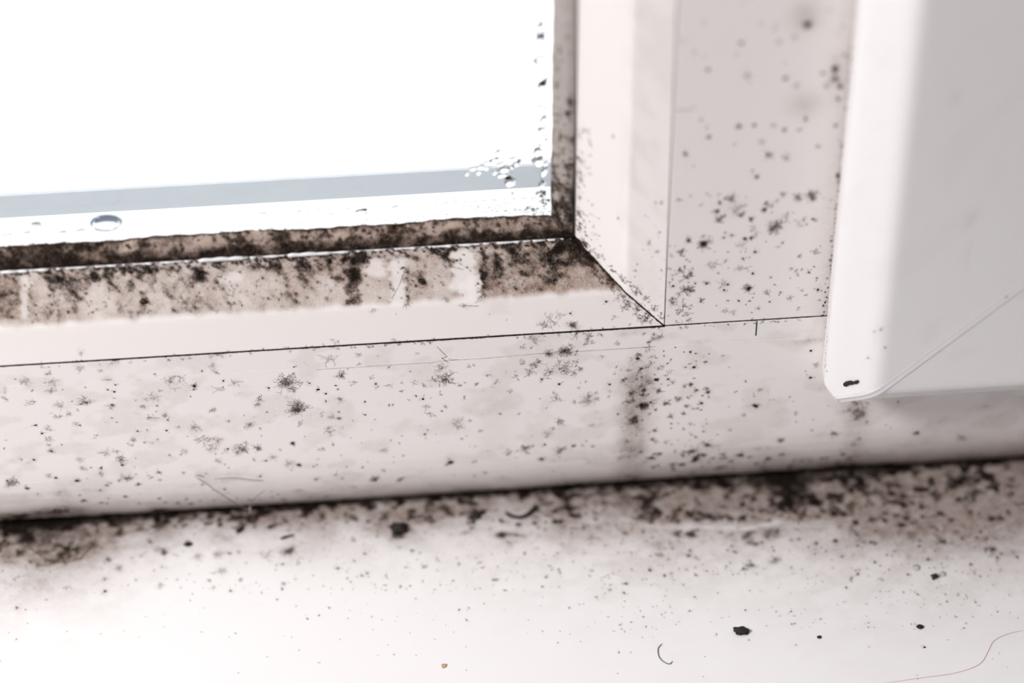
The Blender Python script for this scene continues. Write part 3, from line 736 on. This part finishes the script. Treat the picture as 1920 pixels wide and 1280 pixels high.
boxes('glass_pane', [(SX0+68, 244, 20, 24, FRZ+68, 1045)], M_glass, sash)
for o in sash.children: o.matrix_parent_inverse = Matrix.Translation(-Vector(sash.location))

# ================================================================== sill
def sill_place(w, d, s): return np.stack([s, d, w+0*s], -1)
SD = 150
sill_front = [(SILL, 12.0), (SILL, -95)]
sill_back = [(SILL, -SD), (SILL-3, -SD-3), (SILL-17, -SD-3), (SILL-20, -SD), (SILL-20, 12.0)]
sl = sweep(sill_front, sill_back, stations(-1000, -165, 118, 345, .35), .35, sill_place)
Gl = Growth()
X = sl.V[:, 0]/MM; Y = FOOT-sl.V[:, 1]/MM; xp, yp = px_of(sl)
n1 = vnoise(X/7, Y/5, 61); n2 = vnoise(X/2.0, Y/1.7, 62); n0 = vnoise(X/22, Y/30+7, 63, 2)
reach = np.interp(xp, [-200, 0, 180, 350, 600, 900, 1150, 1400, 1700, 2000], [15, 15, 14, 8, 9, 13, 17, 18, 21, 20])
k = np.exp(-(np.clip(Y, 0, 999)/reach)**1.7)
sl.grime += k*(.55+.60*n1)
sl.mould += k*(.26+.50*sstep(.4, .7, n2)*sstep(.36, .62, n1)) + .8*np.exp(-(Y/np.interp(xp, [0, 500, 1000, 1400, 1640, 1700, 2000], [4.0, 1.6, 2.4, 3.6, 4.2, 1.8, 1.6]))**2)*(.7+.6*n1)
k2 = np.exp(-(np.clip(Y, 0, 999)/(reach*2.0))**2)
sl.grime += k2*(.12+.22*sstep(.3, .7, n1)); sl.mould += k2*.34*sstep(.45, .7, n2)
sl.grime += .22*np.exp(-(np.clip(Y, 0, 999)/34)**2)*sstep(1300, 1900, xp)+.42*np.exp(-(np.clip(Y, 0, 999)/16)**2)*sstep(1050, 1400, xp)  # right-hand film with the shade of the sash painted in
ST = [(100, 985, 9, 6, .35, .45), (120, 1035, 10, 4, .22, .40), (60, 1015, 9, 5, .15, .35), (165, 1020, 3, 2.4, .3, .2), (120, 1055, 7, 2, .25, .25), (90, 1090, 14, 5, .03, .20), (748, 995, 1.7, 1.6, .9, .3), (893, 967, 1.6, 1.4, .6, .2),
      (748, 998, 4.5, 3.5, .15, .25), (1213, 944, 2.0, 2.2, .7, .2), (1491, 925, 4.5, 4.2, .65, .2), (1455, 905, 6, 3, .45, .2), (1490, 950, 5, 3, .35, .2), (1567, 963, 2.2, 1.2, .8, .2), (1599, 997, 2.5, 2.2, .45, .15),
      (1803, 898, 4.6, 2.6, .65, .4), (1640, 925, 4, 3, .35, .2), (1700, 930, 5, 3, .3, .2), (1339, 968, 3, 1.5, .5, .1), (1297, 1001, 1.6, 1.2, .6, .1), (1265, 1000, 2, 1, .4, .1), (1409, 1018, 2, 1.5, .45, .1),
      (1405, 995, 2, 1.2, .4, .1), (1380, 1010, 6, 1.8, .25, .1), (943, 1001, 1.6, .8, .75, .1), (965, 1001, 1.4, .9, .5, .1), (872, 997, 2.2, 1, .4, .1), (690, 950, 2, 1.4, .6, .1), (305, 1033, 1.4, 1.6, .45, .1), (800, 960, 8, 3, .1, .2),
      (560, 1030, 6, 4, .2, .15), (530, 960, 9, 3, .25, .2), (1540, 940, 4, 1.5, .4, .1), (1450, 1000, 4, 2, .3, .1), (1750, 1000, 12, 8, .08, .16), (1250, 960, 6, 4, .2, .15), (1160, 945, 7, 4, .2, .15), (1060, 950, 6, 3, .2, .2), (1780, 1030, 8, 2, .2, .1), (1660, 1000, 5, 2, .2, .1),
      (1700, 960, 14, 9, .05, .25), (1860, 950, 14, 12, .03, .25)]
for x, y, a, b, sm, sg in ST: splat(sl, x, y, a, b, sm, sg)
# paler wiped trail through the mould
for pts in ([(1170, 975), (1240, 988), (1330, 988), (1400, 990), (1460, 978)],):
    for a, b in zip(pts[:-1], pts[1:]):
        for q in np.linspace(0, 1, 9): splat(sl, a[0]+(b[0]-a[0])*q, a[1]+(b[1]-a[1])*q, 1.1, .55, -.45, -.16)
for x, y, r, k_ in [(125,1102,8,'star'),(29,1139,5,'dot'),(391,1089,4,'dot'),(452,1086,6,'star'),(452,1086,3,'dot'),(532,1104,4,'dot'),(520,1124,3,'dot'),(599,1153,3,'dot'),(577,1159,3,'dot'),(751,1099,4,'dot'),(723,1098,3,'dot'),
    (931,1086,6,'star'),(931,1086,3,'dot'),(875,1163,3,'dot'),(862,1144,3,'dot'),(880,1140,3,'dot'),(362,1113,2,'dot'),(771,1032,5,'blob'),(794,1063,9,'star'),(794,1063,3,'dot'),(689,977,4,'blob'),(706,1004,4,'dot'),
    (1294,1146,3,'dot'),(1345,1190,4,'star'),(1483,1147,3,'dot'),(1599,1084,7,'star'),(1653,1086,9,'star'),(1587,1101,4,'dot'),(1449,1033,4,'dot'),(1407,1058,13,'dense'),(1453,1050,12,'dense'),(1395,1066,6,'blob'),
    (1732,1211,4,'dot'),(1716,1170,2,'dot'),(410,1040,14,'soft'),(430,1038,5,'dot'),(300,1100,9,'soft'),(540,1035,16,'soft'),(500,1042,18,'star'),(370,1043,12,'soft'),(205,1050,10,'dense'),(225,1066,12,'soft'),(270,1040,9,'star'),
    (415,1070,12,'soft'),(400,1073,5,'star'),(1172,1093,6,'dense'),(1170,1111,4,'dot'),(1075,1053,5,'star'),(1046,1037,3,'dot'),(860,1056,4,'dot'),(820,1050,9,'star'),(1110,1070,5,'soft'),(1238,1040,8,'soft'),(1273,1065,4,'star'),
    (1305,1047,4,'star'),(1485,1065,5,'star'),(1640,1018,6,'dense'),(1640,1054,5,'dense'),(1567,1013,7,'blob'),(1517,1026,3,'dot'),(1660,975,7,'blob'),(1690,985,7,'dense'),(1770,1015,12,'dense'),(1860,1030,12,'dense'),(1880,973,5,'blob'),
    (1900,1035,10,'star'),(1877,1070,6,'star'),(1850,1010,8,'dense'),(1794,1115,5,'star'),(1777,1127,3,'dot'),(1722,1116,3,'dot'),(1830,1127,3,'dot'),(1595,1085,3,'dot'),(620,1140,3,'dot'),(760,1062,3,'dot'),(1030,1060,3,'dot')]:
    colony(sl, Gl, x, y, r, k_, {'soft': .6, 'star': .4, 'dense': .22, 'blob': .12, 'dot': .1}[k_])
scatter(sl, Gl, [(0, 1000, 700, 1110, 110, 1.5, 7, ('star', 'soft', 'dot'), .5), (650, 990, 1300, 1110, 150, 1, 3.6, ('star', 'dot'), .4), (1150, 980, 1920, 1080, 190, 1.2, 6, ('star', 'dense', 'dot'), .35),
    (0, 1080, 1250, 1200, 90, .8, 2.6, ('dot', 'star'), .35), (1100, 1060, 1920, 1180, 190, .8, 3, ('dot', 'star'), .4), (1000, 1150, 1920, 1280, 24, 1, 2.5, ('dot',), .4), (0, 1180, 900, 1280, 20, .8, 2.2, ('dot', 'soft'), .5),
    (150, 955, 1200, 990, 90, 3, 9, ('dense', 'blob'), .25), (1200, 905, 1900, 985, 130, 3, 10, ('dense', 'blob'), .2)])
for _ in range(650):                                      # fine dust that gets finer away from the frame
    x = random.uniform(0, 1920); y = 985-x*.02+abs(random.gauss(0, 62))
    kk = near(sl, x, min(y, 1275)); c, tu, tv, nn = frame_at(sl, kk)
    Gl.dome(c, tu, tv, nn, random.uniform(.04, .11)*MM, random.uniform(.05, .6), asp=random.uniform(.8, 1.8), rot=random.uniform(0, 3))
arcp = [(41, 1019), (60, 1030), (85, 1047), (120, 1055), (150, 1046), (172, 1025), (178, 1012)]
polyline(Gl, sl, arcp, .14, .3, .12)
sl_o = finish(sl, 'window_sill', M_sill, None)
tag(sl_o, 'white window sill board strewn with black mould and dust below the frame', 'window sill', kind='structure')
Gl.build('mould_growth', sl_o)

# ================================================================== walls and outdoors
wl = boxes('wall_window', [(-2500, -975, 0, 250, -1000, 1600), (320, 2500, 0, 250, -1000, 1600), (-975, 320, 0, 250, 1175, 1600), (-975, 320, 0, 250, -1000, SILL-20)], M_wall)
tag(wl, 'painted wall around the window opening and under the sill', 'wall', kind='structure')
gd = boxes('ground_outside', [(-30000, 30000, 251, 60000, -3100, -3000)], M_snow)
tag(gd, 'bright snow-white ground outdoors seen through the glass', 'ground', kind='structure')
es = boxes('trim_1', [(-975, 320, 62, 120, -70, -62)], M_spacer)
tag(es, 'white metal drip ledge outside below the glass', 'ledge', kind='structure')

# ================================================================== loose things
def lump(name, px, py, ru, rv, h, rot, mat, label, cat, group=None, plane='sill', seed=0, rough=.22, lift=.9):
    """an irregular crumb; ru, rv, h half sizes in mm"""
    c = on_plane(px, py, 2, SILL*MM)
    r_ = random.Random(seed); bm = bmesh.new(); bmesh.ops.create_icosphere(bm, subdivisions=3, radius=1)
    ph = [r_.uniform(0, 6.28) for _ in range(6)]
    for v in bm.verts:
        n = v.co.normalized()
        q = 1+rough*(math.sin(3*n.x+ph[0])*math.cos(4*n.y+ph[1])+.6*math.sin(7*n.x+5*n.z+ph[2])+.35*math.sin(13*n.y+11*n.x+ph[3]))
        v.co = Vector((n.x*q*ru, n.y*q*rv, n.z*q*h))
        if v.co.z < -h*.6: v.co.z = -h*.6
    bmesh.ops.transform(bm, matrix=Matrix.Scale(MM, 4), verts=bm.verts)
    o = bm_obj(name, bm, mat, smooth=True)
    o.location = Vector(c)+Vector((0, 0, h*.6*MM)); o.rotation_euler = (0, 0, rot)
    return tag(o, label, cat, group)
lump('dirt_crumb', 450, 995, 1.15, .55, .55, .75, M_crumb, 'oval black crumb tilted upward on the sill, just below the cobweb thread', 'dirt', seed=1)
lump('dirt_crumb', 538, 1007, 1.55, .34, .3, .3, M_crumb, 'thin needle-like black crumb lying on the sill, right of the oval crumb', 'dirt', seed=2)
lump('dirt_crumb', 353, 1021, .85, .62, .42, -.1, M_crumb, 'small squat black crumb on the sill, left of and nearer than the oval crumb', 'dirt', seed=3)
lump('dirt_crumb', 748, 993, 1.9, 1.75, .9, 0, M_crumb, 'largest round black clump on the sill, left of centre near the frame', 'dirt', seed=4, rough=.3)
lump('dirt_crumb', 893, 967, 1.1, 1.1, .55, 0, M_crumb, 'round blurred black clump against the frame foot, right of the largest clump', 'dirt', seed=14, rough=.3)
lump('dirt_crumb', 1390, 1185, 1.75, 1.05, .75, -.15, M_crumb, 'big dark fuzzy crumb alone on the clean front of the sill', 'dirt', seed=5, rough=.2)
lump('dirt_crumb', 1725, 1176, .72, .55, .4, -.2, M_crumb, 'small brown-black crumb on clean sill near the right edge of the photo', 'dirt', seed=6)
lump('dirt_crumb', 1536, 1195, .5, .4, .3, 0, M_crumb, 'tiny dark crumb on clean sill, right of the big fuzzy crumb', 'dirt', seed=7)
lump('dirt_crumb', 1752, 1082, .8, .75, .55, .3, M_crumb, 'dark crumb beside the clear droplets on the right of the sill', 'dirt', seed=8, rough=.3)
lump('dirt_crumb', 833, 1248, .6, .6, .1, .3, M_tan, 'faint flat tan fleck at the front of the sill', 'dirt', seed=9)
lump('dirt_crumb', 905, 1064, .5, .18, .15, .2, M_tan, 'tiny pale tan splinter on the sill near the centre', 'dirt', seed=10)
# crumb stuck on the sash corner
c = sv.V[near(sv, 1596, 713)]
bm = bmesh.new(); rr = random.Random(3)
for i in range(9):
    t_ = i/8; r = bmesh.ops.create_icosphere(bm, subdivisions=2, radius=(.62-.25*t_)*rr.uniform(.75, 1.1))
    bmesh.ops.translate(bm, verts=r['verts'], vec=(-1.05+2.1*t_, .75-2.0*t_, -1.5+2.6*t_+.2*math.sin(t_*6)))
bmesh.ops.transform(bm, matrix=Matrix.Scale(MM, 4), verts=bm.verts)
o = bm_obj('mould_clump', bm, M_crumb, smooth=True); o.location = Vector(c)
tag(o, 'short dark comma of mould stuck on the lower corner of the sash', 'mould')

def strand(name, pts, r, mat, label, cat, closed=False, taper=True):
    P = [Vector(p) for p in pts]; Q = [P[0]*2-P[1]]+P+[P[-1]*2-P[-2]]; fine = []
    for i in range(1, len(Q)-2):
        for k in range(6):
            t = k/6; p0, p1, p2, p3 = Q[i-1:i+3]
            fine.append(.5*((2*p1)+(p2-p0)*t+(2*p0-5*p1+4*p2-p3)*t*t+(3*p1-p0-3*p2+p3)*t**3))
    fine.append(P[-1]); org = P[0]; bm = bmesh.new(); prev = None; n = len(fine)
    for i, p in enumerate(fine):
        d = (fine[min(i+1, n-1)]-fine[max(i-1, 0)]).normalized(); e1 = d.cross(Vector((.1, .3, 1))).normalized(); e2 = d.cross(e1)
        q = r*MM*(min(1, .4+min(i, n-1-i)*.25) if taper else 1)
        ring = [bm.verts.new(p-org+(e1*math.cos(k*math.pi/4)+e2*math.sin(k*math.pi/4))*q) for k in range(8)]
        if prev:
            for k in range(8): bm.faces.new((prev[k], prev[(k+1) % 8], ring[(k+1) % 8], ring[k]))
        else: bm.faces.new(ring)
        prev = ring
    bm.faces.new(prev[::-1]); bmesh.ops.recalc_face_normals(bm, faces=bm.faces)
    o = bm_obj(name, bm, mat, smooth=True); o.location = org
    return tag(o, label, cat)
def S_(x, y, lift=.15):
    p = on_plane(x, y, 2, SILL*MM); p[2] += lift*MM; return p
def R_(x, y, lift=.12):
    p = on_plane(x, y, 1, 0); p[1] -= lift*MM; return p
strand('hair', [S_(1241, 1207), S_(1234, 1216), S_(1235, 1230), S_(1243, 1240), S_(1255, 1245), S_(1261, 1240)], .10, M_hair, 'short curled grey hair lying on the front of the sill', 'hair')
strand('fibre', [S_(1919, 1182), S_(1885, 1190), S_(1862, 1203), S_(1852, 1222), S_(1835, 1246), S_(1790, 1262), S_(1727, 1271), S_(1650, 1282)], .05, M_pink, 'long faint pink fibre curving over the right front of the sill', 'fibre')
strand('fibre', [S_(948, 962, .4), S_(958, 969, .4), S_(975, 972, .5), S_(988, 968, .6), S_(1000, 958, .8), S_(1006, 950, .9)], .42, M_crumb, 'thick dark curved fibre on the sill against the frame foot', 'fibre')
web = tag(empty('cobweb', tuple(R_(469, 940))), 'dusty cobweb threads hanging between bottom frame and sill, left of centre', 'cobweb')
WB = [[(367, 893), (385, 903), (405, 918), (430, 934), (455, 950)], [(365, 891), (372, 889), (384, 892)], [(400, 896), (440, 894), (475, 898), (496, 899)], [(497, 917), (482, 928), (470, 942)], [(455, 950), (466, 952), (470, 942)]]
for pts in WB:
    s = strand('thread', [R_(x, y, .3) for x, y in pts], .10, M_silk, None, None)
    s.parent = web; s.matrix_parent_inverse = Matrix.Translation(-Vector(web.location))
    for kk in ('label', 'category'):
        if kk in s: del s[kk]
s = strand('thread', [R_(469, 946, .3), (on_plane(469, 966, 2, SILL*MM)+np.array([0, 0, .0003]))], .12, M_seal, None, None)
s.parent = web; s.matrix_parent_inverse = Matrix.Translation(-Vector(web.location))

# ---- water on the glass
def drop(name, px, py, rx_, rz, h, rot, label, group=None, ring=0, seed=0, plane=None):
    r_ = random.Random(seed)
    bm = bmesh.new(); K = 28
    ph = [r_.uniform(0, 6.28) for _ in range(3)]
    rings = [(1, 0), (.93, .42), (.78, .72), (.55, .90), (.28, 1.0)] if not ring else [(1, 0), (.96, .7), (.90, 1), (.83, .8), (.77, .3), (.7, .2), (.3, .2)]
    prev = None
    for (q, hh) in rings:
        cur = []
        for i in range(K):
            a = 2*math.pi*i/K; k_ = 1+.10*math.sin(2*a+ph[0])+.09*math.sin(3*a+ph[1])+.05*math.sin(5*a+ph[2]) if not ring else 1+.03*math.sin(3*a+ph[0])
            cur.append(bm.verts.new((math.cos(a)*rx_*q*k_*MM, -hh*h*MM, math.sin(a)*rz*q*k_*MM)))
        if prev:
            for i in range(K): bm.faces.new((prev[i], prev[(i+1) % K], cur[(i+1) % K], cur[i]))
        else: base = cur
        prev = cur
    bm.faces.new(prev); bm.faces.new(base[::-1]); bmesh.ops.recalc_face_normals(bm, faces=bm.faces)
    o = bm_obj(name, bm, M_water, smooth=True)
    o.location = Vector(on_plane(px, py, 1, (GI-.01)*MM)); o.rotation_euler = (0, -rot, 0)
    return tag(o, label, 'water droplet', group)
drop('water_droplet', 199, 417, 3.3, 2.15, .6, .05, 'large flat oval water ring on the glass at left, above the gasket', ring=1, seed=1)
def rim(o, rx_, rz, r):  # added tube painting the dark refracted edge of the drop
    s_ = strand('refraction_rim', [(math.cos(t)*rx_*MM, -.05*MM, math.sin(t)*rz*MM) for t in np.linspace(0, 2*math.pi, 25)], r, M_rim, None, None, taper=False)
    for kk in ('label', 'category'):
        if kk in s_: del s_[kk]
    s_.parent = o
M_rim = plain('blue_grey_rim', (.16, .19, .26), .5)
rim(bpy.context.scene.objects['water_droplet'], 3.2, 2.05, .11)
drop('water_droplet', 68, 421, 1.1, .8, .3, .0, 'small faint droplet on the glass, left of the large oval ring', ring=1, seed=2)
drop('water_droplet', 956, 339, 1.15, 1.5, .75, .5, 'biggest hanging droplet at the bottom of the droplet cluster', seed=3)
drop('water_droplet', 677, 395, 1.2, .6, .3, .2, 'flat smear of water on the glass above the middle of the gasket', seed=4)
CL = [(945,316,1.2,.9),(941,327,1.1,.6),(927,299,1.0,.65),(915,303,.9,.5),(946,279,.8,.5),(931,286,1.1,.55),(964,276,.6,.35),(965,296,.6,.5),(967,306,1.0,.7),(902,312,.9,.55),(898,322,.7,.45),(887,315,.8,.4),(876,324,.6,.35),(955,298,.8,.45),
      (938,306,.8,.5),(920,290,.6,.35),(912,314,.6,.4),(952,331,.9,.5),(928,322,.7,.4),(960,312,.6,.4),(974,300,.5,.4),(958,270,.5,.3),(970,268,.7,.3),(906,295,.5,.3),(948,264,.4,.3),(961,362,.35,.3),(935,294,.7,.4),(890,304,.5,.3)]
for i, (x, y, a, b) in enumerate(CL):
    drop('water_droplet', x, y, a, b, .6, .45+random.uniform(-.2, .3), 'small slanted droplet in the cluster near the lower right corner of the glass', 'droplets clustered near the glass corner', seed=10+i)
COL = [(1009,300,1.1,1.3),(1016,160,.9,1.6),(1010,75,.8,1.8),(1018,225,.7,1.4),(1020,320,.6,1.2),(1013,200,.6,.9),(1005,90,.6,.8),(1016,345,.6,.8),(1008,283,1.0,.9),(1012,52,.9,1.5),(1010,110,1.0,1.3),(1017,128,.8,1.0),(1018,154,.7,.9),(1016,243,.8,1.1),(1006,20,.7,.9),(1021,80,.5,.7),(1004,35,.5,.6),(1022,8,.6,.8),(1022,205,.5,.8),(1011,66,.6,.8),(1024,110,.5,.8),(1008,118,.7,.5),(1023,180,.4,.7),(1024,262,.4,.6),(1025,30,.5,1.2),(1014,272,.5,.5),(1023,305,.4,.5),(1020,60,.5,.9),(1025,145,.4,.8),(1016,95,.5,.6)]
for i, (x, y, a, b) in enumerate(COL):
    drop('water_droplet', x, y, a*1.15, b*1.15, .8, -.5+random.uniform(-.3, .3), 'small droplet in the column running up the glass beside the side gasket', 'droplets up the glass edge', seed=60+i)
LOW = [(672,388,.9,.25),(706,385,.6,.2),(740,388,.7,.2),(620,402,.8,.2),(685,400,.6,.25),(660,381,.5,.2),(494,400,.6,.3),(560,397,.5,.2),(45,437,1.6,.25),(110,436,1.6,.3),(150,432,1.0,.35),(14,440,1.2,.25)]
for i, (x, y, a, b) in enumerate(LOW):
    drop('water_droplet', x, y, a, b, .22, .2, 'thin faint water trace low on the glass above the bottom gasket', 'water traces low on the glass', seed=90+i)
# clear beads beside the crumb on the sill
for i, (x, y, r, lb) in enumerate([(1768, 1076, .75, 'clear round droplet on the sill, touching the dark crumb at right'), (1718, 1064, .9, 'clear round droplet on the sill, left of and behind the dark crumb')]):
    bm = bmesh.new(); bmesh.ops.create_uvsphere(bm, u_segments=20, v_segments=12, radius=r*MM)
    for v in bm.verts:
        v.co.z = max(v.co.z*.5, 0)
    o = bm_obj('water_droplet', bm, M_water, smooth=True); o.location = Vector(S_(x, y, 0)); tag(o, lb, 'water droplet'); o.data.materials[0] = M_glass

# mould sprouting on the glass itself, in the corner
gl = sweep([(19.5, GI-.02), (36, GI-.02)], [(36, GI), (19.5, GI)], list(np.arange(20, 145, .25)), .25, lambda w, d, s: np.stack([-s, d, w], -1))
Gx = Growth()
for _ in range(26): colony(gl, Gx, random.gauss(1020, 5), random.gauss(366, 13), random.uniform(2, 5), random.choice(('dense', 'dot')), .12)
for _ in range(14): colony(gl, Gx, random.gauss(994, 5), random.gauss(392, 3), random.uniform(2, 4.5), random.choice(('dense', 'star')), .15)
for _ in range(60):
    x = random.uniform(860, 1030); colony(gl, Gx, x, 402-(x-1030)*.05*-1-abs(random.gauss(0, 9)), random.uniform(.8, 2), 'dot', .25)
for _ in range(50):
    x = random.uniform(0, 900); y = np.interp(x, [0, 600, 900], [458, 420, 404]); colony(gl, Gx, x, y-random.uniform(0, 4), random.uniform(1, 2.6), 'star', .2)
Gx.build('mould_growth', win)
